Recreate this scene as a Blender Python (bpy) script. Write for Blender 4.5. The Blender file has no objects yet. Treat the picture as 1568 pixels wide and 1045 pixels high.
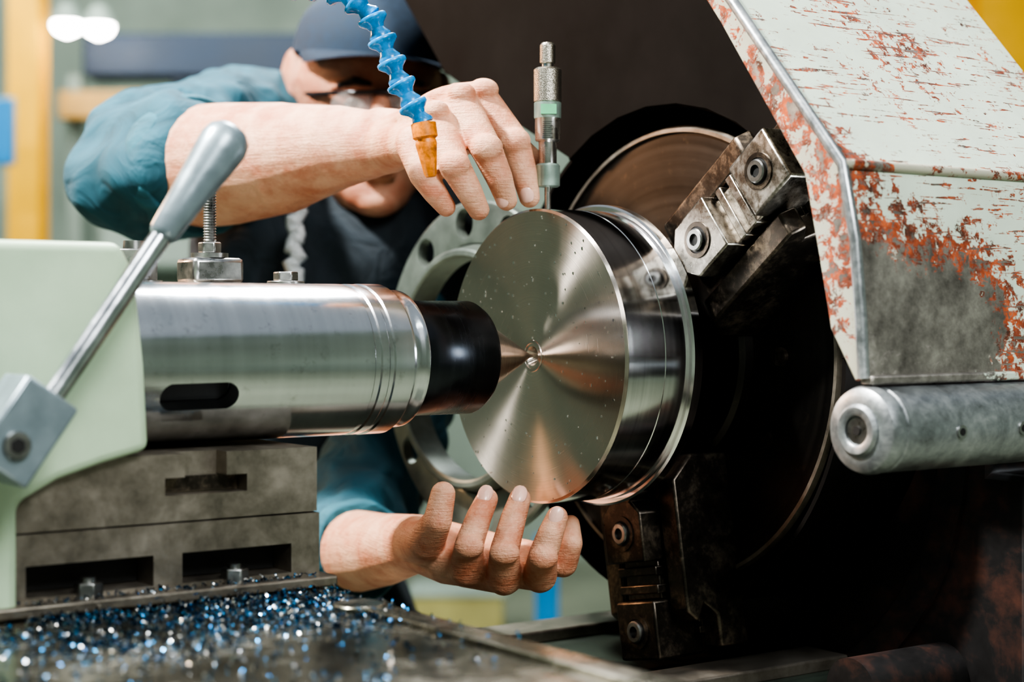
import bpy, bmesh, math, random
from mathutils import Vector, Matrix, Quaternion
random.seed(7)
U=0.0005; CZ=1.15           # 1 unit = 0.5 mm ; camera / eye height above the floor
AX=Vector((0.81,0.587,0)).normalized()
M_W=Matrix.Translation((0,0,CZ))
rot=Matrix(((AX.x,-AX.y,0),(AX.y,AX.x,0),(0,0,1))).to_4x4()
M_L=Matrix.Translation((31*U,2613*U,CZ-65*U))@rot   # lathe frame: x = spindle axis
coll=bpy.context.scene.collection

# ---------------------------------------------------------------- materials
class NT:
    def __init__(s,name):
        s.m=bpy.data.materials.new(name); s.m.use_nodes=True; s.t=s.m.node_tree
        s.b=s.t.nodes['Principled BSDF']; s.tc=s.t.nodes.new('ShaderNodeTexCoord')
    def n(s,ty,**k):
        nd=s.t.nodes.new(ty)
        for a,v in k.items(): setattr(nd,a,v)
        return nd
    def l(s,a,b): s.t.links.new(a,b)
    def val(s,sock,v):
        if hasattr(v,'is_output'): s.l(v,sock)
        else: sock.default_value=v
    def noise(s,scale,detail=4,rough=.55,dist=0,vec=None,mapscale=None,rot=None):
        nd=s.n('ShaderNodeTexNoise'); nd.inputs['Scale'].default_value=scale
        nd.inputs['Detail'].default_value=detail; nd.inputs['Roughness'].default_value=rough
        nd.inputs['Distortion'].default_value=dist
        v=vec or s.tc.outputs['Object']
        if mapscale:
            mp=s.n('ShaderNodeMapping'); mp.inputs['Scale'].default_value=mapscale
            if rot: mp.inputs['Rotation'].default_value=rot
            s.l(v,mp.inputs[0]); v=mp.outputs[0]
        s.l(v,nd.inputs['Vector']); return nd.outputs['Fac']
    def math(s,op,a,b=0,clamp=False):
        nd=s.n('ShaderNodeMath',operation=op,use_clamp=clamp); s.val(nd.inputs[0],a); s.val(nd.inputs[1],b); return nd.outputs[0]
    def ramp(s,fac,stops):
        nd=s.n('ShaderNodeValToRGB'); s.l(fac,nd.inputs[0]); cr=nd.color_ramp
        while len(cr.elements)<len(stops): cr.elements.new(1)
        for e,(p,c) in zip(cr.elements,stops):
            e.position=p; e.color=(c[0],c[1],c[2],1) if not isinstance(c,(int,float)) else (c,c,c,1)
        return nd.outputs[0]
    def mix(s,f,a,b):
        nd=s.n('ShaderNodeMix',data_type='RGBA'); s.val(nd.inputs[0],f)
        for i,v in ((6,a),(7,b)):
            if isinstance(v,tuple): nd.inputs[i].default_value=(*v[:3],1)
            else: s.l(v,nd.inputs[i])
        return nd.outputs[2]
    def bump(s,h,strength=.2,dist=.001):
        nd=s.n('ShaderNodeBump'); nd.inputs['Strength'].default_value=strength; nd.inputs['Distance'].default_value=dist
        s.l(h,nd.inputs['Height']); s.l(nd.outputs[0],s.b.inputs['Normal'])
    def set(s,**k):
        for a,v in k.items():
            sk=s.b.inputs[a.replace('_',' ')]
            if isinstance(v,tuple): sk.default_value=(*v,1) if len(v)==3 and sk.type=='RGBA' else v
            else: s.val(sk,v)
        return s
def simple(name,col,rough=.5,metal=0,var=.25,scale=40,bump=.1,spec=None):
    s=NT(name); nz=s.noise(scale,5,.6)
    dark=tuple(c*(1-var) for c in col); lite=tuple(min(1,c*(1+var)) for c in col)
    s.set(Base_Color=s.ramp(nz,[(.3,dark),(.7,lite)]),Metallic=metal)
    s.set(Roughness=s.ramp(nz,[(.3,max(0,rough-.06)),(.7,min(1,rough+.08))]))
    if bump: s.bump(nz,bump,.0006)
    if spec is not None: s.b.inputs['Specular IOR Level'].default_value=spec
    return s.m
def grimy(name,col,col2,rough=.4,metal=.8,scale=25,lo=.48,hi=.62,bump=.2):
    s=NT(name); a=s.noise(scale,8,.7,.4); b=s.noise(scale*6,6,.7)
    f=s.math('ADD',s.math('MULTIPLY',a,.7),s.math('MULTIPLY',b,.3))
    s.set(Base_Color=s.ramp(f,[(lo-.15,tuple(c*.6 for c in col)),(lo,col),(hi,col2)]),Metallic=metal,Roughness=s.ramp(f,[(.35,rough-.1),(.65,rough+.15)]))
    s.bump(f,bump,.0008); return s.m
def turned(name,col,rough,aniso,axis='X',var=.12,freq=900,bump=.05,dirt=0,spread=.25):
    s=NT(name)
    sp=s.n('ShaderNodeSeparateXYZ'); s.l(s.tc.outputs['Object'],sp.inputs[0])
    r=s.math('SQRT',s.math('ADD',s.math('MULTIPLY',sp.outputs[1],sp.outputs[1]),s.math('MULTIPLY',sp.outputs[2],sp.outputs[2])))
    cb=s.n('ShaderNodeCombineXYZ'); s.l(r,cb.inputs[0]); s.l(sp.outputs[0],cb.inputs[1])
    n1=s.noise(freq,2,.5,vec=cb.outputs[0]); n2=s.noise(25,5,.6)
    f=s.math('ADD',s.math('MULTIPLY',n1,.6),s.math('MULTIPLY',n2,.4))
    d=tuple(c*(1-var) for c in col); li=tuple(min(1,c*(1+var)) for c in col)
    c=s.ramp(f,[(.35,d),(.65,li)])
    if dirt:
        n3=s.noise(90,6,.7); c=s.mix(s.ramp(n3,[(.58,0.),(.7,dirt)]),c,(.12,.10,.08))
    s.set(Base_Color=c,Metallic=1.,Roughness=s.ramp(f,[(.3,rough*.85),(.7,rough*1.15)]),Anisotropic=aniso,Anisotropic_Rotation=spread)
    tg=s.n('ShaderNodeTangent',direction_type='RADIAL',axis=axis); s.l(tg.outputs[0],s.b.inputs['Tangent'])
    if bump: s.bump(n1,bump,.0002)
    return s.m
def paint(name,mint,thr=.56,spots=(),metal_spots=(),scr=True,sc=70,gap=.03):
    s=NT(name); O=s.tc.outputs['Object']
    a=s.noise(sc,10,.74,.35); b=s.noise(9,3,.5)
    f=s.math('ADD',s.math('MULTIPLY',a,.72),s.math('MULTIPLY',b,.28))
    def spot(c,r,w):
        d=s.n('ShaderNodeVectorMath',operation='DISTANCE'); s.l(O,d.inputs[0]); d.inputs[1].default_value=c
        q=s.math('SUBTRACT',1,s.math('DIVIDE',d.outputs['Value'],r),True)
        return s.math('MULTIPLY',q,w)
    for c,r,w in spots: f=s.math('ADD',f,spot(c,r,w))
    if scr:
        for rt,ms in (((.3,.2,.5),(16,210,210)),((.9,.7,-.6),(14,260,260)),((-.5,1.3,.2),(14,230,230)),((.2,-.6,1.1),(22,300,300)),((1.2,.4,.9),(18,240,240))):
            q=s.noise(1,3,.6,.5,mapscale=ms,rot=rt); f=s.math('ADD',f,s.ramp(q,[(.63,0.),(.68,.11)]))
    g=s.noise(sc*1.7,8,.7)
    fm=s.math('ADD',s.math('MULTIPLY',f,.75),s.math('MULTIPLY',g,.25))
    for c,r,w in metal_spots: fm=s.math('ADD',fm,spot(c,r,w))
    tone=s.ramp(s.noise(14,4,.6),[(.3,tuple(c*.82 for c in mint)),(.7,mint)])
    red=s.ramp(s.noise(75,5,.65),[(.36,(.07,.03,.02)),(.5,(.26,.06,.028)),(.70,(.56,.13,.045))])
    met=s.ramp(s.noise(30,8,.75),[(.3,(.10,.09,.08)),(.5,(.28,.26,.235)),(.7,(.50,.47,.42))])
    m1=s.ramp(f,[(thr,0.),(thr+.012,1.)]); m2=s.ramp(fm,[(thr+gap,0.),(thr+gap+.02,1.)])
    s.set(Base_Color=s.mix(m2,s.mix(m1,tone,red),met),Metallic=s.math('MULTIPLY',m2,.75),Roughness=s.ramp(fm,[(.4,.40),(.8,.48)]))
    s.bump(s.math('SUBTRACT',1,m1),.4,.0006)
    return s.m

m_face=turned('turned_face_steel',(.66,.58,.51),.25,.96,freq=1500,bump=.015,var=.12)
m_rim=turned('turned_rim_steel',(.84,.83,.83),.13,.7,freq=260,bump=.02,spread=0)
m_quill=turned('polished_quill_steel',(.72,.74,.76),.17,.4,freq=120,bump=.006,dirt=.25,spread=0,var=.05)
m_dark=turned('black_oxide_steel',(.06,.065,.075),.26,.5,freq=300,bump=.02,spread=0)
m_cone=turned('center_cone_steel',(.60,.52,.46),.25,.5,freq=500)
m_chuck=turned('oily_chuck_steel',(.068,.062,.056),.40,.3,freq=150,dirt=.6)
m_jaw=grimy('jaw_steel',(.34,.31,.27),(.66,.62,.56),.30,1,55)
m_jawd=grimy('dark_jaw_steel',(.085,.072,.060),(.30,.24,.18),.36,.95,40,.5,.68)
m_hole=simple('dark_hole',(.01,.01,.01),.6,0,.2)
m_bolt=simple('bolt_steel',(.36,.36,.35),.3,1,.3,80,.1)
m_block=grimy('ground_block_steel',(.30,.265,.22),(.40,.36,.31),.36,.85,16,bump=.06)
m_table=grimy('worn_table_steel',(.18,.17,.135),(.34,.32,.27),.22,.95,12,bump=.1)
m_bar=grimy('grey_bar_steel',(.32,.34,.35),(.46,.48,.48),.36,.8,40,bump=.1)
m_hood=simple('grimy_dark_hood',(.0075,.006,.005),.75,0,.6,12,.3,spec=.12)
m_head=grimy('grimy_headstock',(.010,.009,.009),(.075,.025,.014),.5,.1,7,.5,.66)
m_ring=simple('grey_green_ring',(.22,.25,.22),.33,.6,.3,30,.1)
m_lever=simple('lever_rod_steel',(.66,.69,.73),.2,1,.15,60,.05)
m_grip=simple('grey_lever_grip',(.24,.30,.33),.33,.45,.15,60,.05)
m_housing=paint('pale_green_housing_paint',(.50,.65,.46),.655,scr=False,sc=40)
def lp(t,b,z): return (t*U,-b*U,z*U)
m_guard=paint('chipped_mint_guard_paint',(.56,.64,.53),.563,
   spots=[(lp(150,590,60),.085,.17),(lp(290,590,110),.06,.14),(lp(82,560,270),.045,.12),(lp(330,580,30),.07,.13),(lp(84,590,120),.03,.11)],
   metal_spots=[(lp(110,590,0),.085,.27),(lp(240,590,-10),.07,.22),(lp(82,450,400),.02,.05)],sc=110,gap=.045)
m_flange=paint('rusty_flange_paint',(.44,.43,.34),.50,sc=60,scr=False,gap=.04)
m_blue=simple('blue_hose_plastic',(.012,.22,.50),.26,0,.5,90,.1)
m_orange=simple('orange_nozzle_plastic',(.62,.19,.015),.4,0,.6,160,.3)
m_mic=simple('satin_chrome',(.58,.58,.56),.26,1,.1,60,.05)
m_micg=simple('aged_green_chrome',(.36,.47,.41),.33,.7,.2,60,.05)
m_green=simple('green_label',(.12,.42,.22),.4,0,.1,60,0)
s=NT('knurled_steel'); v=s.n('ShaderNodeTexVoronoi'); v.inputs['Scale'].default_value=1500; s.l(s.tc.outputs['Object'],v.inputs['Vector'])
s.set(Base_Color=s.ramp(v.outputs['Distance'],[(.1,(.58,.54,.47)),(.6,(.30,.28,.24))]),Metallic=1.,Roughness=.35); s.bump(v.outputs['Distance'],.5,.0004); m_knurl=s.m
def skin(name,base,red):
    s=NT(name); a=s.noise(38,5,.6,.3); b=s.noise(300,5,.65); c=s.noise(1,4,.6,.4,mapscale=(60,60,700)); d=s.noise(700,3,.6)
    s.set(Base_Color=s.ramp(s.math('ADD',s.math('MULTIPLY',a,.8),s.math('MULTIPLY',b,.2)),[(.36,red),(.5,tuple(.55*x+.45*y for x,y in zip(base,red))),(.62,base)]),Roughness=s.ramp(b,[(.3,.36),(.7,.55)]),Subsurface_Weight=.10,Subsurface_Radius=(1,.35,.18),Subsurface_Scale=.003)
    h=s.math('ADD',s.math('MULTIPLY',b,.7),s.math('MULTIPLY',c,.8)); h=s.math('ADD',h,s.math('MULTIPLY',d,.35))
    s.bump(h,.7,.0018); return s.m
m_skin=skin('warm_skin',(.72,.42,.28),(.54,.21,.12)); m_skinf=skin('face_skin',(.60,.30,.19),(.43,.14,.08))
m_nail=simple('fingernail',(.76,.48,.39),.22,0,.08,90,0)
m_lip=simple('lips',(.45,.14,.11),.4,0,.1)
def cloth(name,col):
    s=NT(name); a=s.noise(18,3,.5,1.6); b=s.noise(2200,2,.5)
    s.set(Base_Color=s.ramp(a,[(.3,tuple(c*.72 for c in col)),(.7,tuple(c*1.25 for c in col))]),Roughness=.8)
    s.bump(s.math('ADD',a,s.math('MULTIPLY',b,.015)),.6,.010); return s.m
m_sleeve=cloth('teal_work_shirt',(.022,.095,.13)); m_cuff=cloth('teal_cuff',(.03,.125,.165))
m_vest=cloth('navy_vest',(.012,.02,.027))
m_trous=simple('navy_trousers',(.015,.02,.03),.9,0,.3)
m_cap=simple('navy_cap_cloth',(.020,.036,.060),.85,0,.2,120,.3)
m_hair=simple('dark_hair',(.02,.013,.01),.7,0,.3,300,.5)
m_lens=simple('dark_glasses_frame',(.02,.015,.015),.15,0,.1)
m_eyew=simple('eye_white',(.75,.68,.62),.2,0,.05); m_iris=simple('brown_iris',(.08,.04,.02),.15,0,.2)
s=NT('clear_safety_lens'); s.set(Base_Color=(.5,.45,.42),Roughness=.05,Alpha=.22); m_clear=s.m
m_cord=simple('grey_cord',(.45,.47,.47),.8,0,.4,250,.5)
m_wall=simple('pale_workshop_wall',(.28,.34,.29),.9,0,.3,1.2,0)
m_floor=simple('workshop_floor',(.22,.24,.18),.5,0,.25,2,.05)
m_yel=simple('yellow_post_paint',(.75,.40,.01),.5,0,.12,5,0)
m_orb=simple('ochre_beam_paint',(.46,.27,.08),.6,0,.2,5,0)
m_navy=simple('dark_blue_paint',(.012,.028,.06),.5,0,.3,4,0)
m_bgb=simple('bright_blue_paint',(.003,.18,.42),.4,0,.2,4,0)
m_gry=simple('machine_grey_green',(.26,.32,.28),.6,0,.25,5,0)
m_binp=simple('olive_bin_paint',(.34,.31,.12),.6,0,.25,5,0)
m_bed=simple('dark_bed_green',(.03,.04,.03),.5,.2,.5,8,.2)
s=NT('blue_swarf'); nz=s.noise(260,1,.5)
s.set(Base_Color=s.ramp(nz,[(.34,(.015,.018,.025)),(.44,(.012,.06,.15)),(.53,(.05,.25,.46)),(.58,(.10,.10,.10)),(.65,(.85,.85,.82)),(.76,(.30,.18,.08))]),Metallic=.95,Roughness=.22); m_chip=s.m
def emis(name,col,st):
    m=bpy.data.materials.new(name); m.use_nodes=True; b=m.node_tree.nodes['Principled BSDF']
    b.inputs['Emission Color'].default_value=(*col,1); b.inputs['Emission Strength'].default_value=st; return m
m_lamp=emis('lamp_glass',(1,.98,.93),25); m_tube=emis('fluorescent_glass',(.90,.97,1),17); m_rimglow=emis('rim_light_glow',(.88,.95,1),15)  # last one is the glow of the added light inside the guard

# ---------------------------------------------------------------- mesh helpers
def top(name,frame='L'):
    o=bpy.data.objects.new(name,None); o.empty_display_size=.05; coll.objects.link(o)
    o.matrix_world=M_L if frame=='L' else M_W; o['frame']=frame; return o
def mk(name,verts,faces,mat,parent=None,frame=None,bevel=0,sharp=35,bseg=2,flat=False):
    fr=frame or parent['frame']
    me=bpy.data.meshes.new(name)
    vs=[(v[0]*U,-v[1]*U,v[2]*U) if fr=='L' else (v[0]*U,v[1]*U,v[2]*U) for v in verts]
    me.from_pydata(vs,[],faces)
    bm=bmesh.new(); bm.from_mesh(me)
    bmesh.ops.recalc_face_normals(bm,faces=bm.faces)
    for f in bm.faces: f.smooth=not flat
    for e in bm.edges:
        if len(e.link_faces)==2 and e.calc_face_angle(0)>math.radians(sharp): e.smooth=False
    bm.to_mesh(me); bm.free(); me.materials.append(mat)
    o=bpy.data.objects.new(name,me); coll.objects.link(o)
    if parent: o.parent=parent
    else: o.matrix_world=M_L if fr=='L' else M_W
    if bevel:
        md=o.modifiers.new('bevel','BEVEL'); md.width=bevel*U; md.segments=bseg; md.limit_method='ANGLE'; md.angle_limit=math.radians(30)
    return o
def merge(parts):
    V=[];F=[]
    for v,f in parts:
        n=len(V); V+=list(v); F+=[tuple(i+n for i in q) for q in f]
    return V,F
def g_prism(poly,a0,a1,mp):
    n=len(poly); v=[mp(p,q,a0) for p,q in poly]+[mp(p,q,a1) for p,q in poly]
    f=[tuple(range(n)),tuple(range(2*n-1,n-1,-1))]+[(i,(i+1)%n,n+(i+1)%n,n+i) for i in range(n)]
    return v,f
def g_box(x0,x1,y0,y1,z0,z1,mp=lambda x,y,z:(x,y,z)):
    return g_prism([(x0,y0),(x1,y0),(x1,y1),(x0,y1)],z0,z1,mp)
def g_sweep(pts,rad,seg=48,ell=None):
    pts=[Vector(p) for p in pts]; n=len(pts); T=[]
    for i in range(n):
        a=i
        while a>0 and (pts[i]-pts[a]).length<1e-4: a-=1
        b=i
        while b<n-1 and (pts[b]-pts[i]).length<1e-4: b+=1
        d=(pts[b]-pts[a])
        if d.length<1e-6: d=Vector((0,0,1))
        T.append(d.normalized())
    up=Vector((0,0,1)) if abs(T[0].z)<.9 else Vector((0,1,0))
    N=(up-T[0]*up.dot(T[0])).normalized(); v=[];f=[]
    for i in range(n):
        N=(N-T[i]*N.dot(T[i])).normalized(); B=T[i].cross(N)
        for k in range(seg):
            a=2*math.pi*k/seg; r=max(rad[i],.02); ex,ey=ell or (1,1)
            v.append(tuple(pts[i]+N*math.cos(a)*r*ex+B*math.sin(a)*r*ey))
    for i in range(n-1):
        for k in range(seg):
            f.append((i*seg+k,i*seg+(k+1)%seg,(i+1)*seg+(k+1)%seg,(i+1)*seg+k))
    f.append(tuple(range(seg))); f.append(tuple(range((n-1)*seg,n*seg)))
    return v,f
def rev(prof,b=0,z=0,seg=96): # revolve about the spindle direction
    return g_sweep([(t,b,z) for t,r in prof],[r for t,r in prof],seg)
def annulus(prof,b=0,z=0,seg=96): # closed profile ring
    n=len(prof); v=[];f=[]
    for k in range(seg):
        a=2*math.pi*k/seg
        for t,r in prof: v.append((t,b+r*math.cos(a),z+r*math.sin(a)))
    for k in range(seg):
        for i in range(n): f.append((k*n+i,k*n+(i+1)%n,((k+1)%seg)*n+(i+1)%n,((k+1)%seg)*n+i))
    return v,f
def boolcut(o,cut):
    c=mk('cut_tmp',cut[0],cut[1],m_hole,o.parent,frame=(o.parent['frame'] if o.parent else 'L'))
    md=o.modifiers.new('b','BOOLEAN'); md.operation='DIFFERENCE'; md.solver='EXACT'; md.object=c
    bpy.context.view_layer.update()
    dg=bpy.context.evaluated_depsgraph_get()
    me=bpy.data.meshes.new_from_object(o.evaluated_get(dg)); o.modifiers.clear(); o.data=me
    for p in me.polygons: p.use_smooth=True
    bm=bmesh.new(); bm.from_mesh(me)
    for e in bm.edges: e.smooth=not(len(e.link_faces)==2 and e.calc_face_angle(0)>math.radians(30))
    bm.to_mesh(me); bm.free()
    bpy.data.objects.remove(c,do_unlink=True)
def blob(name,prims,mat,parent,voxel,smooth=6,disp=0,dsize=.06):
    bm=bmesh.new()
    for p in prims:
        if p[0]=='c':
            ch=p[1]
            for (a,r) in ch: bmesh.ops.create_icosphere(bm,subdivisions=3,radius=r*U,matrix=Matrix.Translation(Vector(a)*U))
            for (a,r),(c,q) in zip(ch,ch[1:]):
                v,f=g_sweep([a,c],[r,q],24); vv=[bm.verts.new(Vector(x)*U) for x in v]
                for q2 in f: bm.faces.new([vv[i] for i in q2])
        else:
            _,c,rr,eu=p
            M=Matrix.Translation(Vector(c)*U)@Matrix.Rotation(eu[2],4,'Z')@Matrix.Rotation(eu[1],4,'Y')@Matrix.Rotation(eu[0],4,'X')@Matrix.Diagonal((rr[0]*U,rr[1]*U,rr[2]*U,1))
            bmesh.ops.create_icosphere(bm,subdivisions=4,radius=1,matrix=M)
    bmesh.ops.recalc_face_normals(bm,faces=bm.faces)
    me=bpy.data.meshes.new(name); bm.to_mesh(me); bm.free(); me.materials.append(mat)
    o=bpy.data.objects.new(name,me); coll.objects.link(o); o.parent=parent
    r=o.modifiers.new('r','REMESH'); r.mode='VOXEL'; r.voxel_size=voxel; r.use_smooth_shade=True
    if smooth:
        s=o.modifiers.new('s','SMOOTH'); s.factor=.6; s.iterations=smooth
    if disp:
        tx=bpy.data.textures.new(name+'_folds','CLOUDS'); tx.noise_scale=dsize; tx.noise_depth=1
        d=o.modifiers.new('d','DISPLACE'); d.texture=tx; d.strength=disp; d.mid_level=.5
    return o

# ---------------------------------------------------------------- steel workpiece disc
wp=top('steel_disc_workpiece')
v,f=rev([(0,19),(0,60),(0,140),(0,219),(0,222),(4,225.5),(40,225.5)],seg=128)
o=mk('turned_face',v,f,m_face,wp)
boolcut(o,rev([(-5,17),(0,15),(14,7)],seg=48))
v,f=annulus([(4.5,200),(4.5,226),(70,226),(71,225),(73,225),(74,226),(112,226),(115,223),(119,223),(119,200)],seg=128)
mk('polished_rim',v,f,m_rim,wp)
v,f=annulus([(118,150),(118,233),(121,236),(136,236),(140,232),(140,150)],seg=128); mk('back_flange',v,f,m_rim,wp)
v,f=annulus([(-1.2,20),(-1.2,24),(.5,25),(.5,19)],seg=64); mk('center_ring',v,f,m_cone,wp)
parts=[]
for i in range(190):
    a=random.uniform(0,6.28); r=223*math.sqrt(random.random()); s=random.uniform(.5,1.7)
    b,z=r*math.cos(a),r*math.sin(a)
    parts.append(g_box(-1.0,.2,b-s*.8,b+s*.8,z-s,z+s*random.uniform(.6,1.8)))
mk('stuck_steel_specks',*merge(parts),m_rim,wp)

# ---------------------------------------------------------------- chuck
ck=top('lathe_chuck')
mk('chuck_body',*rev([(285,60),(285,362),(291,370),(300,373),(330,373),(334,369),(345,369),(349,373),(440,373),(448,366),(448,60)],seg=128),m_chuck,ck)
mk('face_lip',*annulus([(280,360),(280,366),(286,371),(290,371),(290,360)],seg=128),m_block,ck)
mk('face_step',*rev([(262,60),(262,180),(268,188),(286,188)],seg=96),m_chuck,ck)
mk('spindle_nose',*rev([(448,260),(640,260)],seg=64),m_chuck,ck)
def jaw(name,th,mtop,r0=238,r1=478,full=True):
    c,s=math.cos(th),math.sin(th)
    mp=lambda r,w,t:(t,r*c-w*s,r*s+w*c)
    if full:
        for k,sg in enumerate((-1,1)):
            pr=[(170,290),(170,214),(r0-30,172),(r1-70,172),(r1-52,192),(r1-80,208),(r1-60,232),(r1-10,232),(r1-10,290)]
            mk(f'{name}_guide_{k}',*g_prism(pr,min(sg*54,sg*94),max(sg*54,sg*94),lambda r,t,w:mp(r,w,t)),m_jawd,ck,bevel=4)
    mk(name+'_master',*g_box(170,r1-30,-56,56,232,288,mp),m_jawd,ck,bevel=3)
    if not full: return
    P=[(r0+14,-46),(r0+90,-46),(r0+90,46),(r0+14,46),(r0-6,24),(r0-6,-24)]
    mk(name+'_nose_block',*g_prism(P,138,236,mp),mtop,ck,bevel=3)
    mk(name+'_middle_block',*g_box(r0+84,r0+150,-40,40,168,238,mp),mtop,ck,bevel=3)
    mk(name+'_ridge',*merge([g_box(r0+98,r0+112,-46,46,158,238,mp),g_box(r0+126,r0+140,-46,46,158,238,mp)]),mtop,ck,bevel=2)
    mk(name+'_outer_block',*g_box(r0+150,r1,-46,46,146,238,mp),mtop,ck,bevel=4)
    mk(name+'_serration',*merge([g_box(r0+10+i*17,r0+20+i*17,-60,60,222,236,mp) for i in range(12)]),m_jawd,ck,bevel=1)
    for i,(rr,tt) in enumerate(((r0+44,138),(r0+196,146))):
        cy,cz=rr*c,rr*s
        mk(f'{name}_socket_{i}',*annulus([(tt-2,27),(tt-2,20),(tt+3,20),(tt+3,27)],cy,cz,40),m_jawd,ck)
        mk(f'{name}_hole_{i}',*rev([(tt-1,20.5),(tt+2,20.5)],cy,cz,32),m_hole,ck)
        mk(f'{name}_cap_screw_{i}',*annulus([(tt-6,17),(tt-8,15),(tt-8,9),(tt+2,9),(tt+2,17)],cy,cz,32),m_bolt,ck)
        mk(f'{name}_hex_{i}',*rev([(tt-4,9.5),(tt-1,9.5)],cy,cz,6),m_hole,ck)
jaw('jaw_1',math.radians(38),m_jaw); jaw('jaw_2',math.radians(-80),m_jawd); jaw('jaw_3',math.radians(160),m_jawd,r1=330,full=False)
for a in (0,-30,-130):
    a=math.radians(a); mk('face_bolt',*rev([(276,14),(284,14)],250*math.cos(a),250*math.sin(a),24),m_jawd,ck)

# ---------------------------------------------------------------- headstock / hood
hs=top('lathe_headstock')
P=[(-316,-1500),(570,-1500),(570,-165),(505,-165),(505,120),(330,400),(-250,330),(-316,120)]
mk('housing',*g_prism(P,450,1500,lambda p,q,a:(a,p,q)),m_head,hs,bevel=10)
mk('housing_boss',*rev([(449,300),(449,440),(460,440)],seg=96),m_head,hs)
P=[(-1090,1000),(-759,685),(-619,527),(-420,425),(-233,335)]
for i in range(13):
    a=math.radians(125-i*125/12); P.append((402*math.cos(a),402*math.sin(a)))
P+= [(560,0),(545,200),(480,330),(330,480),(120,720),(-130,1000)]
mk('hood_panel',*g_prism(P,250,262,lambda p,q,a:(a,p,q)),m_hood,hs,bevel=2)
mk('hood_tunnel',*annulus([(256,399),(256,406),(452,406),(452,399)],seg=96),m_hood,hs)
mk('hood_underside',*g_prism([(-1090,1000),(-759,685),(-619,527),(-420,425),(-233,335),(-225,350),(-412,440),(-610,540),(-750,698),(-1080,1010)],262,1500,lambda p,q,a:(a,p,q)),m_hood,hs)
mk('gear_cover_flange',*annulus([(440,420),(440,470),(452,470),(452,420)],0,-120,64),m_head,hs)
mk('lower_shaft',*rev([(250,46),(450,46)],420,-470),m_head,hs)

# ---------------------------------------------------------------- guard : two flat plates
gd=top('chuck_guard')
prof=[(598,-18),(594,60),(584,160),(562,259)]
arc=[(562,259),(355,501),(-40,962)]
def sheet(pr,inner,t0,t1):
    return g_prism(pr+inner[::-1],t0,t1,lambda p,q,a:(a,p,q))
mk('lower_panel',*sheet(prof,[(b-9,z) for b,z in prof],84,660),m_guard,gd,bevel=2)
mk('upper_panel',*sheet(arc,[(b-8,z-7) for b,z in arc],84,660),m_guard,gd,bevel=2)
fl=[(598,-18),(594,60),(584,160),(562,259),(355,501),(-40,962)]
fi=[(588,-22),(545,45),(522,150),(498,250),(335,474),(-52,945)]
mk('front_flange',*g_prism(fl+fi[::-1],78,86,lambda p,q,a:(a,p,q)),m_flange,gd,bevel=2)
v,f=g_sweep([(82,b,z) for b,z in fl],[8]*len(fl),20); mk('edge_bead',v,f,m_bar,gd)
v,f=g_sweep([(82,563,259),(660,563,259)],[7,7],20); mk('crease_bead',v,f,m_flange,gd)
mk('bottom_lip',*g_box(84,660,590,612,-26,-14),m_guard,gd,bevel=3)
v,f=rev([(72,30),(72,44),(78,54),(86,57),(94,57),(97,54),(104,54),(106,56),(900,56)],598,-84,96); mk('hinge_bar',v,f,m_bar,gd)
mk('end_cap',*annulus([(68,19),(66,22),(66,30),(70,34),(76,34),(76,19)],598,-84,48),m_bar,gd)
mk('end_screw',*rev([(70,15),(70,17),(74,18)],598,-84,32),m_bolt,gd)
mk('end_screw_hole',*rev([(68.5,6),(71,6)],598,-84,16),m_hole,gd)
for i,t in enumerate((205,330)):
    a=math.radians(-8); p=Vector((t,598+56*math.cos(a),-84+56*math.sin(a)+4))
    mk(f'set_screw_{i}',*g_sweep([p-Vector((0,6,0)),p+Vector((0,2.5,0))],[9,9],24),m_bolt,gd)
    mk(f'set_screw_hole_{i}',*g_sweep([p,p+Vector((0,3.2,0))],[5,5],16),m_hole,gd)
mk('pivot_arm',*g_box(560,660,500,600,-60,0),m_head,gd,bevel=5)
wl=top('added_rim_light')  # added light, hidden behind the guard panel to brighten the disc rim
mk('rim_light_back',*g_box(150,600,552,562,20,190),m_bar,wl,bevel=3)
mk('rim_light_strip',*g_box(165,585,546,553,35,175),m_rimglow,wl)

# ---------------------------------------------------------------- tailstock
ts=top('lathe_tailstock')
o=mk('quill',*rev([(-900,107),(-345,107),(-343,105),(-335,105),(-333,107),(-322,107),(-320,105.5),(-314,105.5),(-312,107.5),(-282,107.5),(-274,100),(-272,97),(-262,97),(-258,99),(-250,99),(-246,94),(-246,60)],seg=128),m_quill,ts)
ph=math.asin(-.39)
cb,cz=math.cos(ph),math.sin(ph)
sl=[]
for i in range(24):
    a=2*math.pi*i/24; sx=math.cos(a)*19+(36 if math.cos(a)>0 else -36); sy=math.sin(a)*19
    sl.append((sx,sy))
mpS=lambda p,q,a:(-602+p, a*cb-q*cz, a*cz+q*cb)
boolcut(o,g_prism(sl,75,130,mpS))
mk('slot_interior',*g_prism([(x*.97,y*.97) for x,y in sl],60,78,mpS),m_hole,ts)
mk('live_center_body',*rev([(-250,82),(-240,84),(-124,84),(-114,78),(-113,66),(-113,40)],seg=96),m_dark,ts)
mk('live_center_cone',*rev([(-116,66),(-112,63),(-6,3.5),(3,.4)],seg=64),m_cone,ts)
H=[(-722,152),(-702,112),(-690,0),(-684,-104),(-745,-118),(-800,-134),(-850,-160),(-850,-292),(-1500,-292),(-1500,152)]
mk('housing',*g_prism(H,-130,132,lambda p,q,a:(p,a,q)),m_housing,ts,bevel=12,bseg=3)
o=mk('base_upper_block',*g_box(-1300,-438,-200,110,-197,-112),m_block,ts)
boolcut(o,g_prism([(-655,-164),(-541,-164),(-541,-142),(-570,-142),(-570,-90),(-628,-90),(-628,-142),(-655,-142)],80,130,lambda p,q,a:(p,a,q)))
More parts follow.
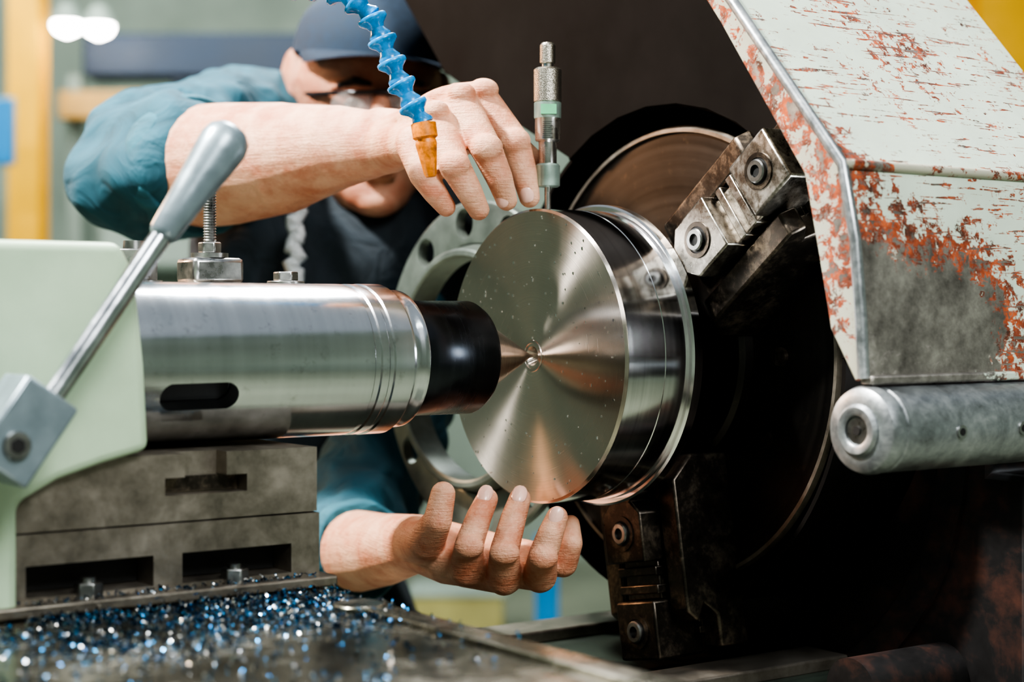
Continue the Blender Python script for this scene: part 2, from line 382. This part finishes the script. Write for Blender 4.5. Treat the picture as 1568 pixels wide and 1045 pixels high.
mk('recess_liner',*g_box(-653,-543,78,84,-162,-143),m_jawd,ts)
o=mk('base_lower_block',*g_box(-1300,-436,-204,113,-284,-199),m_block,ts)
boolcut(o,merge([g_box(-633,-478,60,130,-275,-237),g_box(-835,-672,60,130,-275,-237)]))
mk('base_flange',*g_box(-1300,-424,-215,142,-294,-280),m_block,ts,bevel=3)
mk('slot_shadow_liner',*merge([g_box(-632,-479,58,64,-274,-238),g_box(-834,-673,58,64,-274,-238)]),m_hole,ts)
for i,t in enumerate((-560,-757)):
    mk(f'slot_nut_{i}',*g_sweep([(t,113,-282),(t,113,-262)],[18,18],6),m_bolt,ts,bevel=1.5)
    mk(f'slot_bolt_{i}',*g_sweep([(t,113,-284),(t,113,-256)],[9,9],20),m_bolt,ts)
mk('rear_block',*merge([g_box(-720,-300,-270,-118,-110,100)]),m_block,ts,bevel=4)
def hexnut(name,t,b,z,r,h,mat=m_bolt): mk(name,*g_sweep([(t,b,z),(t,b,z+h)],[r,r],6),mat,ts,bevel=2)
mk('washer_1',*g_sweep([(-575,-170,100),(-575,-170,112)],[40,40],32),m_bolt,ts)
hexnut('hex_nut_1',-575,-170,112,33,44); mk('stud_1',*g_sweep([(-575,-170,156),(-575,-170,168)],[16,15],24),m_bolt,ts)
mk('clamp_block',*g_box(-496,-416,-205,-140,108,146),m_bolt,ts,bevel=7)
mk('clamp_pad',*g_box(-482,-432,-200,-145,98,112),m_jawd,ts,bevel=2)
mk('washer_2',*g_sweep([(-458,-170,146),(-458,-170,153)],[27,27],32),m_bolt,ts)
hexnut('hex_nut_2',-458,-170,153,17,16)
pp=[];rr=[]
for i in range(44): pp.append((-458,-170,166+i*2)); rr.append(10 if i%2 else 8)
mk('threaded_stud',*g_sweep(pp,rr,20),m_bolt,ts)
mk('stud_head',*g_sweep([(-458,-170,252),(-458,-170,258),(-458,-170,266)],[12,12,9],20),m_bolt,ts)
mk('washer_3',*g_sweep([(-328,-180,100),(-328,-180,114)],[28,28],32),m_bolt,ts,bevel=1)
hexnut('hex_nut_3',-328,-180,114,19,14)
mk('clamp_strap',*g_box(-420,-300,-215,-150,98,108),m_jawd,ts,bevel=4)
# lever
la=Vector((-862,232,-50)); lb=Vector((-620,232,290)); d=(lb-la)
mk('lever_rod',*g_sweep([la,la+d*.64],[13,13],32),m_lever,ts)
q=[.60,.61,.62,.75,.90,.94,.97,.99,1.0]; r=[13,16,18,22,29,30,27,19,4]
mk('lever_grip',*g_sweep([la+d*k for k in q],r,40),m_grip,ts,sharp=70)
an=math.atan2(d.z,d.x); ca,sa=math.cos(an),math.sin(an)
mk('lever_hub',*g_prism([(-72,-36),(34,-36),(34,36),(-72,36)],186,262,lambda p,q,a:(la.x-14+p*ca-q*sa,a,la.z+p*sa+q*ca)),m_grip,ts,bevel=4)
mk('lever_shaft',*g_sweep([(la.x-40,120,la.z-32),(la.x-40,190,la.z-32)],[30,30],32),m_bolt,ts)
mk('hub_screw',*g_sweep([(la.x-38,260,la.z-30),(la.x-38,268,la.z-30)],[17,15],32),m_bolt,ts)
mk('hub_screw_hole',*g_sweep([(la.x-38,266,la.z-30),(la.x-38,269,la.z-30)],[9,9],6),m_hole,ts)

# ---------------------------------------------------------------- carriage table + bed + swarf
tb=top('lathe_carriage_table')
mk('table_top',*g_box(-1500,-436,-330,1100,-350,-296),m_table,tb,bevel=5)
mk('table_strip',*g_box(-500,-470,300,1100,-297,-289),m_table,tb,bevel=3)
mk('round_plug',*g_sweep([(-492,310,-297),(-492,310,-287)],[34,32],40),m_table,tb,bevel=2)
bd=top('lathe_bed')
mk('bed_body',*g_box(-1500,440,-300,260,-1150,-490),m_bed,bd,bevel=8)
mk('saddle',*g_box(-1500,-460,-320,900,-490,-352),m_bed,bd,bevel=8)
mk('bed_ways',*merge([g_box(-1500,440,-290,-200,-492,-470),g_box(-1500,440,150,240,-492,-470)]),m_block,bd,bevel=4)
mk('bed_plinths',*merge([g_box(-1450,-900,-330,330,-2235,-1140),g_box(-100,440,-330,500,-2235,-1140)]),m_bed,bd,bevel=8)
V=[];F=[]
def chip(t,b,z,s):
    R=Quaternion(Vector((random.gauss(0,1),random.gauss(0,1),random.gauss(0,1))).normalized(),random.uniform(0,6.28)).to_matrix()
    rad=s*random.uniform(.8,1.6); w=s*random.uniform(.35,.9); arc=random.uniform(1,4.5); n=6; pitch=random.uniform(0,.5)*s
    base=len(V); vs=[]
    for i in range(n+1):
        a=arc*i/n
        for k in (-.5,.5): vs.append(R@Vector((rad*math.cos(a),rad*math.sin(a),w*k+pitch*a)))
    mz=min(q.z for q in vs)
    for q in vs: V.append((t+q.x,b+q.y,z+q.z-mz+.2))
    for i in range(n): F.append((base+2*i,base+2*i+1,base+2*i+3,base+2*i+2))
cl=[(random.uniform(-900,-470),150+abs(random.gauss(0,130)),random.uniform(15,55)) for _ in range(26)]
for i in range(3300):
    q=random.random()
    if q<.45: c=random.choice(cl); t=random.gauss(c[0],c[2]); b=random.gauss(c[1],c[2])
    elif q<.82: t=random.gauss(-640,130); b=148+abs(random.gauss(0,120))
    else: t=random.uniform(-1000,-445); b=random.uniform(145,680)
    if t>-440 or t<-1050 or b<146: continue
    chip(t,b,-296,random.uniform(1.5,4.3))
for i in range(170): chip(random.uniform(-850,-440),random.uniform(116,140),-280,random.uniform(1.6,3.5))
mk('metal_shavings',V,F,m_chip,None,'L')

# ---------------------------------------------------------------- perforated ring
rg=top('perforated_ring_wheel')
RB,RZ=-385,-32
o=mk('ring_plate',*annulus([(160,222),(158,226),(158,294),(161,298),(176,298),(178,294),(178,222)],RB,RZ,96),m_ring,rg)
cuts=[]
for i in range(12):
    a=2*math.pi*i/12+.12; cuts.append(rev([(140,27),(200,27)],RB+260*math.cos(a),RZ+260*math.sin(a),28))
boolcut(o,merge(cuts))
mk('ring_hub_rim',*annulus([(128,196),(125,200),(125,208),(128,212),(178,224),(178,196)],RB,RZ,96),m_ring,rg)
mk('ring_bracket',*g_box(178,300,-420,-300,-80,0),m_jawd,rg,bevel=4)

# ---------------------------------------------------------------- micrometer
mc=top('depth_micrometer','W')
mx,my=55,2632
def seg(name,prof,mat,sg=40): mk(name,*g_sweep([(mx,my,z) for z,r in prof],[r for z,r in prof],sg),mat,mc)
seg('spindle',[(161,5),(200,5)],m_mic)
seg('collar',[(195,16),(197,19),(228,19),(231,16)],m_micg)
seg('lower_barrel',[(229,13),(232,14),(264,14),(268,17)],m_mic)
seg('barrel',[(266,18),(268,19.5),(300,19.5),(302,20.5)],m_mic)
seg('label_sleeve',[(301,20.5),(303,21),(325,21),(326,20)],m_micg)
mk('label',*g_box(mx-11,mx+13,my-22.2,my-18,306,321),m_green,mc)
seg('knurled_thimble',[(325,19),(327,21.5),(376,21.5),(379,18)],m_knurl)
seg('neck',[(378,9),(388,9)],m_mic)
seg('ratchet_stop',[(386,11),(387,12),(414,12),(418,9)],m_knurl)
for i in range(9): mk('scale_mark',*g_box(mx-8,mx+(4 if i%2 else 8),my-20.2,my-19,270+i*3,270.7+i*3),m_hole,mc)

# ---------------------------------------------------------------- coolant hose
ch=top('coolant_hose','W')
path=[Vector(p) for p in ((-640,2700,560),(-480,2560,520),(-340,2460,476),(-263,2425,463),(-207,2420,431),(-180,2420,378),(-157,2420,325),(-126,2420,270))]
dense=[]
for i in range(len(path)-1):
    p0=path[max(i-1,0)];p1=path[i];p2=path[i+1];p3=path[min(i+2,len(path)-1)]
    for k in range(20):
        t=k/20; dense.append(.5*((2*p1)+(-p0+p2)*t+(2*p0-5*p1+4*p2-p3)*t*t+(-p0+3*p1-3*p2+p3)*t**3))
dense.append(path[-1])
L=[0]
for a,b in zip(dense,dense[1:]): L.append(L[-1]+(b-a).length)
def at(s):
    s=min(max(s,0),L[-1])
    for i in range(len(L)-1):
        if s<=L[i+1]: return dense[i].lerp(dense[i+1],(s-L[i])/(L[i+1]-L[i]+1e-9))
    return dense[-1]
SL=34; n=int(L[-1]/SL); off0=L[-1]-n*SL
for i in range(n):
    s0=off0+i*SL
    fr=[0,.04,.08,.22,.30,.44,.60,.74,.9,1.02,1.08]; rr=[12,20,21.5,21.5,19,13.5,10.5,12.5,16,16,13]
    a=at(s0); b=at(s0+SL); dd=(b-a)
    mk(f'segment_{i}',*g_sweep([a+dd*q for q in fr],rr,32),m_blue,ch,sharp=50)
a=Vector((-126,2420,272)); b=Vector((-115,2418,194)); dd=b-a
mk('nozzle',*g_sweep([a+dd*q for q in (0,.03,.28,.32,.36,.40,.95,1.0)],[14,18,18,14,15,15.5,9,7],32),m_orange,ch)

# ---------------------------------------------------------------- operator
op=top('machine_operator','W')
C=lambda *a:('c',list(a))
E=lambda c,r,e=(0,0,0):('e',c,r,e)
W0=((-200,2750,272),47)
arm=[C(((-660,3130,268),112),((-577,3050,262),110),((-500,2990,262),108),((-396,2920,266),96),((-290,2830,276),70),((-235,2785,276),57),W0),
 C(((-215,2765,292),42),((-190,2745,290),40)),
 C(W0,((-130,2700,302),38),((-50,2652,328),29)),
 C(W0,((-130,2680,296),38),((-80,2610,318),29)),
 C(W0,((-140,2660,286),37),((-114,2592,292),28)),
 C(W0,((-165,2670,268),35),((-150,2592,258),27)),
 E((-105,2650,292),(84,44,58),(0,-.5,0)),
 C(((-48,2650,330),29),((4,2630,264),24),((19,2628,215),20.5),((27,2626,179),16.5)),
 C(((-78,2606,318),29),((-38,2560,246),24),((-19,2566,204),20.5),((-8,2586,172),16.5)),
 C(((-114,2590,292),28),((-85,2541,220),23.5),((-64,2546,183),20),((-50,2560,156),16.5)),
 C(((-150,2592,258),27),((-133,2552,208),21.5),((-115,2549,181),18.5),((-99,2560,160),15)),
 C(((-120,2710,285),34),((-55,2705,282),29),((4,2692,262),24),((38,2672,232),20)),
 E((-44,2634,346),(24,20,18)),E((-76,2590,334),(22,18,17)),E((-114,2569,306),(20,17,16)),
 E((4,2615,265),(25,17,21)),E((-38,2544,248),(25,17,21)),E((-85,2527,221),(24,16,20)),E((-133,2540,209),(21,15,18)),
 C(((-170,2700,312),10),((-90,2655,350),9),((-46,2632,352),8)),C(((-180,2690,306),9),((-120,2625,334),9),((-78,2590,340),8)),C(((-190,2690,298),9),((-150,2620,312),9),((-116,2566,312),8)),
]
blob('right_arm_hand',arm,m_skin,op,.0013,5)
W1=((-150,2735,-368),46)
arm2=[C(((-353,3250,-450),84),((-300,3080,-430),78),((-220,2900,-402),62),W1),
 C(W1,((-100,2650,-385),36),((-66,2602,-390),28)),
 C(W1,((-70,2650,-390),36),((-10,2585,-398),28)),
 C(W1,((-50,2670,-386),36),((42,2582,-394),27)),
 C(W1,((-20,2690,-382),34),((78,2620,-382),23)),
 E((-40,2640,-388),(100,60,32),(0,.05,-.3)),
 C(((-70,2598,-390),27),((-64,2564,-346),22),((-50,2584,-308),19.5),((-38,2612,-284),17)),
 C(((-12,2580,-400),27),((-11,2538,-352),22),((2,2562,-308),19.5),((12,2588,-281),17)),
 C(((42,2574,-396),26),((46,2526,-358),22),((57,2524,-326),19.5),((67,2532,-302),16.5)),
 C(((78,2615,-382),23),((90,2598,-350),18),((90,2612,-322),14)),
 C(((-150,2715,-362),40),((-132,2620,-350),30),((-112,2572,-312),22),((-104,2574,-272),19)),
 E((-64,2548,-348),(23,14,18)),E((-11,2522,-354),(23,14,18)),E((46,2510,-359),(22,14,18)),
]
blob('left_arm_hand',arm2,m_skin,op,.0013,5)
def nail(name,tip,along,nrm,w=11,l=14,off=13):
    n=Vector(nrm).normalized(); a=Vector(along).normalized(); a=(a-n*a.dot(n)).normalized(); s=n.cross(a)
    c=Vector(tip)+n*off; v=[];f=[];K=10;J=18
    for i in range(K+1):
        th=math.pi*i/K
        for j in range(J):
            p=2*math.pi*j/J
            sx=math.cos(p); sx=math.copysign(abs(sx)**.8,sx); sy=math.sin(p); sy=math.copysign(abs(sy)**.8,sy)
            ux=math.sin(th)*sx*w
            v.append(tuple(c+s*ux+a*math.sin(th)*sy*l+n*(math.cos(th)*3-ux*ux*.028)))
    for i in range(K):
        for j in range(J): f.append((i*J+j,i*J+(j+1)%J,(i+1)*J+(j+1)%J,(i+1)*J+j))
    mk(name,v,f,m_nail,op,sharp=180)
nail('fingernail',(-40,2606,-282),(12,28,30),(-.1,-.75,.62),12,15,14); nail('fingernail',(11,2582,-280),(10,26,30),(0,-.78,.6),12,15,14); nail('fingernail',(65,2529,-301),(9,7,24),(0,-.95,.2),11,14,13.5)
nail('fingernail',(26,2626,184),(9,-2,-37),(-.25,-.95,-.05),11,14,15); nail('fingernail',(-12,2582,178),(10,20,-33),(-.3,-.85,-.4),11,14,15)
blob('shirt_sleeve_right',[C(((-560,3680,380),150),((-600,3600,370),155),((-690,3270,285),138),((-668,3140,262),136),((-600,3068,262),126))],m_sleeve,op,.004,4,.030,.06)
blob('shirt_sleeve_left',[C(((-230,3800,120),120),((-225,3500,-180),112),((-300,3280,-390),106),((-285,3080,-424),90))],m_sleeve,op,.004,4,.028,.06)
def cuff(name,c,ax,r0,r1,w):
    c=Vector(c); ax=Vector(ax).normalized(); n=40;v=[];f=[]
    N=ax.orthogonal().normalized(); B=ax.cross(N); prof=[(-w,r0-4),(-w,r1),(-w*.3,r1+5),(w*.6,r1+3),(w,r1-3),(w,r0-4)]
    for k in range(n):
        a=2*math.pi*k/n; wob=1+.03*math.sin(3*a)+.02*math.sin(7*a)
        for x,r in prof: v.append(tuple(c+ax*x+(N*math.cos(a)+B*math.sin(a))*r*wob))
    m=len(prof)
    for k in range(n):
        for i in range(m): f.append((k*m+i,k*m+(i+1)%m,((k+1)%n)*m+(i+1)%m,((k+1)%n)*m+i))
    mk(name,v,f,m_cuff,op,bevel=3)
cuff('cuff_right',(-575,3048,262),(.75,-.65,0),108,124,30)
cuff('cuff_left',(-273,3040,-422),(.4,-.9,.14),72,88,26)
blob('work_vest',[E((-420,3760,110),(300,190,340)),E((-455,3850,-300),(270,185,380)),E((-480,3880,-720),(265,190,260)),
   E((-560,3740,330),(150,130,130)),E((-250,3680,150),(175,160,200)),C(((-380,3740,260),110),((-340,3700,330),95))],m_vest,op,.006,5,.02,.08)
blob('trousers',[E((-480,3880,-800),(262,185,200)),C(((-590,3880,-880),165),((-620,3840,-1500),115),((-620,3900,-2150),85)),C(((-370,3880,-880),165),((-330,3840,-1500),115),((-330,3900,-2150),85))],m_trous,op,.008,4)
blob('boots',[E((-620,3830,-2238),(85,190,60)),E((-330,3830,-2238),(85,190,60))],m_hair,op,.008,3)
mk('zipper_cord',*g_sweep([(-440+8*math.sin(i*1.3),3480-i*2,215-i*9) for i in range(18)],[13+5*(i%2) for i in range(18)],16),m_cord,op)
# head
HR=(.22,0,.22)
head=[E((-306,3640,478),(155,182,165),HR),E((-290,3575,330),(114,120,128),HR),E((-280,3530,262),(74,70,62),HR),E((-274,3500,232),(48,42,34)),
 C(((-335,3720,330),95),((-345,3740,230),100)),
 C(((-266,3455,436),20),((-258,3424,378),24),((-258,3420,366),27)),E((-284,3436,366),(16,18,14)),E((-234,3436,366),(16,18,14)),
 E((-335,3500,356),(48,40,40)),E((-208,3508,356),(46,40,40)),
 E((-318,3476,462),(54,26,14)),E((-214,3483,462),(50,26,14)),
 E((-268,3448,302),(44,26,12)),E((-268,3454,282),(38,24,13)),
 E((-466,3640,498),(18,36,56),(0,.1,.5)),E((-474,3622,504),(11,42,62),(0,.1,.5)),E((-468,3612,465),(12,22,20)),E((-146,3660,470),(16,34,50))]
blob('head',head,m_skinf,op,.003,4)
blob('lips',[E((-268,3428,301),(34,12,7)),E((-268,3432,286),(30,13,8))],m_lip,op,.0015,3)
for i,x in enumerate((-320,-214)):
    mk(f'eye_{i}',*g_sweep([(x,3480,426),(x,3466,426),(x,3461,426),(x,3459,426)],[24,20,12,3],24,ell=(.6,1)),m_eyew,op)
    mk(f'iris_{i}',*g_sweep([(x,3464,426),(x,3457,426)],[10,9],20),m_iris,op)
    mk(f'eyebrow_{i}',*g_sweep([(x-34,3462,462),(x,3450,472),(x+34,3462,464)],[6,9,6],12),m_hair,op)
mk('glasses_frame',*g_sweep([(-462,3620,470),(-410,3510,452),(-365,3462,448),(-320,3440,446),(-266,3430,446),(-212,3444,446),(-172,3470,448),(-150,3620,465)],[5]*8,12),m_lens,op)
for i,x in enumerate((-320,-214)):
    mk(f'glasses_lens_{i}',*g_sweep([(x,3444,422),(x,3440,422)],[46,46],32,ell=(.62,1)),m_clear,op)
blob('hair',[E((-316,3680,480),(156,168,130),HR)],m_hair,op,.004,3)
v=[];f=[];K=14;J=40
R=Matrix.Rotation(.22,3,'Z')@Matrix.Rotation(.10,3,'X')@Matrix.Rotation(.08,3,'Y'); cc=Vector((-296,3640,552))
for i in range(K+1):
    th=(math.pi/2+.06)*i/K
    for j in range(J):
        p=2*math.pi*j/J; r=math.sin(th)**.82
        v.append(tuple(cc+R@Vector((170*r*math.cos(p),200*r*math.sin(p),140*math.cos(th)**.9 if math.cos(th)>0 else -12))))
for i in range(K):
    for j in range(J): f.append((i*J+j,i*J+(j+1)%J,(i+1)*J+(j+1)%J,(i+1)*J+j))
mk('cap_crown',v,f,m_cap,op,sharp=180)
v=[];f=[];n=24
for lay in (0,5):
    for i in range(n+1):
        a=math.pi*(1.08+.84*i/n)
        for q in (0,.33,.66,1.0):
            x=168*math.cos(a); y=198*math.sin(a); ext=110*q*math.sin((a-math.pi))**.7 if math.sin(a-math.pi)>0 else 0
            v.append(tuple(cc+R@Vector((x*(1-.04*q),y-ext,-8-lay-6*q-20*q*(abs(math.cos(a))**2)))))
m=4;S=(n+1)*m
for i in range(n):
    for k in range(m-1):
        a=i*m+k; f.append((a,a+1,a+m+1,a+m)); f.append((S+a,S+a+m,S+a+m+1,S+a+1))
    f.append((i*m+3,S+i*m+3,S+(i+1)*m+3,(i+1)*m+3)); f.append((i*m,(i+1)*m,S+(i+1)*m,S+i*m))
mk('cap_brim',v,f,m_cap,op,sharp=60)
mk('cap_button',*g_sweep([cc+R@Vector((0,0,138)),cc+R@Vector((0,0,146))],[12,8],16),m_cap,op)

# ---------------------------------------------------------------- workshop shell and background
def wbox(name,x0,x1,y0,y1,z0,z1,mat,parent=None,bevel=0):
    return mk(name,*g_box(x0,x1,y0,y1,z0,z1),mat,parent,'W',bevel=bevel)
Z0=-2300
wbox('floor',-9000,9000,-6000,16000,Z0-40,Z0,m_floor)
wbox('wall_back',-9000,9000,16000,16200,Z0,7000,m_wall)
wbox('wall_left',-9200,-9000,-6000,16000,Z0,7000,m_wall)
wbox('wall_right',9000,9200,-6000,16000,Z0,7000,m_wall)
wbox('wall_front',-9000,9000,-6200,-6000,Z0,7000,m_wall)
def column(x0,x1,y,name='yellow_steel_column'):
    p=top(name,'W'); w=x1-x0
    mk('web',*g_box(x0+w*.4,x1-w*.4,y,y+w,Z0,6000),m_yel,p); mk('front_flange',*g_box(x0,x1,y-12,y+12,Z0,6000),m_yel,p,bevel=4)
    mk('rear_flange',*g_box(x0,x1,y+w-12,y+w+12,Z0,6000),m_yel,p,bevel=4); mk('foot_plate',*g_box(x0-60,x1+60,y-60,y+w+60,Z0,Z0+30),m_yel,p,bevel=4)
column(-3545,-3320,12000); column(3290,3720,12000)
p=top('overhead_crane_girder','W')
mk('girder',*g_box(-3150,-1500,12500,12900,1740,2060),m_navy,p,bevel=20); mk('rail',*g_box(-3300,-1300,12400,12560,1420,1620),m_orb,p,bevel=10)
mk('hangers',*g_box(-2500,-2400,12560,12700,1600,1760),m_navy,p); mk('support',*merge([g_box(-3280,-3180,12600,12700,Z0,1760),g_box(-1560,-1460,12600,12700,Z0,1760)]),m_gry,p)
p=top('blue_sign_board','W')
mk('board',*g_box(-3420,-3215,11000,11020,968,1389),m_bgb,p,bevel=6); mk('rim',*g_box(-3430,-3205,11020,11030,958,1399),m_gry,p,bevel=4); mk('post',*g_box(-3410,-3390,11030,11050,Z0,1380),m_gry,p)
p=top('milling_machine','W')
mk('column',*g_box(-3250,-2500,13000,13800,Z0,1000),m_gry,p,bevel=60); mk('head',*g_box(-3100,-2300,12600,13500,300,900),m_gry,p,bevel=80)
mk('table',*g_box(-3500,-2100,12500,13200,-500,-300),m_navy,p,bevel=20); mk('motor',*g_sweep([(-2800,13300,1000),(-2800,13300,1300)],[220,200],32),m_navy,p)
p=top('blue_pillar_stand','W')
mk('pillar',*g_box(160,310,11450,11600,Z0,-1500),m_bgb,p,bevel=8); mk('foot',*g_box(80,390,11350,11650,Z0,Z0+50),m_bgb,p,bevel=8)
p=top('olive_parts_bin','W')
mk('bin',*g_box(-700,-60,11800,12400,Z0,-1950),m_binp,p,bevel=15); mk('rim',*g_box(-720,-40,11780,12420,-1960,-1930),m_gry,p,bevel=6)
p=top('pendant_lamp','W')
for x,z in ((-2905,2030),(-3130,2045)):
    v,f=g_sweep([(x,12000,z+150),(x,12000,z+120),(x,12000,z+30),(x,12000,z)],[20,60,110,115],32); mk('shade',v,f,m_gry,p)
    v,f=g_sweep([(x,12000,z+8),(x,12000,z-20),(x,12000,z-60),(x,12000,z-90)],[95,100,80,20],32); mk('bulb',v,f,m_lamp,p)
    mk('cable',*g_sweep([(x,12000,z+150),(x,12000,6000)],[5,5],8),m_hole,p)
for i,(x,y) in enumerate(((-3200,1200),(-1200,-600),(1800,500),(-4200,4800),(600,5600))):
    p=top('fluorescent_lamp','W')
    mk('fixture',*g_box(x-1200,x+1200,y-110,y+110,4360,4430),m_gry,p,bevel=8)
    for dy in (-55,55): mk('tube',*g_sweep([(x-1150,y+dy,4335),(x+1150,y+dy,4335)],[26,26],16),m_tube,p)
    mk('cable',*merge([g_sweep([(x-900,y,4430),(x-900,y,7000)],[4,4],6),g_sweep([(x+900,y,4430),(x+900,y,7000)],[4,4],6)]),m_hole,p)

# ---------------------------------------------------------------- lights
D=Vector((31*U,2613*U,CZ-65*U))
def area(name,loc,tgt,size,power,col=(1,1,1),sy=None):
    l=bpy.data.lights.new(name,'AREA'); l.energy=power; l.color=col; l.size=size
    if sy: l.shape='RECTANGLE'; l.size_y=sy
    o=bpy.data.objects.new(name,l); coll.objects.link(o); o.location=loc
    o.rotation_euler=(Vector(tgt)-Vector(loc)).to_track_quat('-Z','Y').to_euler(); return o
area('key_lamp',D+Vector((-.57,-.18,.80))*2.2,D,.15,125,(1,.98,.95))
area('added_warm_light',D+Vector((-.81,.505,.34))*2.6,D,.16,26,(1,.56,.32))  # added warm light, stands in for skin reflections on the disc face
area('front_lamp',(1.0,-1.0,2.9),(.35,1.2,1.2),.9,72,(.98,.99,1))
area('back_lamp',(0.1,2.9,3.1),(-.1,1.4,1.2),.5,60,(.97,.99,1))
area('room_lamp',(-1.5,4.8,3.4),(-1.2,7,1.2),2,95,(.98,1,.95))
w=bpy.data.worlds.new('World'); bpy.context.scene.world=w; w.use_nodes=True
w.node_tree.nodes['Background'].inputs[0].default_value=(.82,.92,1,1); w.node_tree.nodes['Background'].inputs[1].default_value=.30
try:
    bpy.context.scene.view_settings.view_transform='AgX'; bpy.context.scene.view_settings.look='AgX - High Contrast'
    bpy.context.scene.view_settings.exposure=.25
except Exception as e: print(e)

# ---------------------------------------------------------------- camera
cam=bpy.data.cameras.new('camera'); co=bpy.data.objects.new('camera',cam); coll.objects.link(co)
co.location=(0,0,CZ); co.rotation_euler=(math.pi/2,0,0)
cam.sensor_width=36; cam.lens=60; cam.shift_y=-42/1568; cam.clip_start=.05
cam.dof.use_dof=True; cam.dof.focus_distance=1.24; cam.dof.aperture_fstop=4.6
bpy.context.scene.camera=co
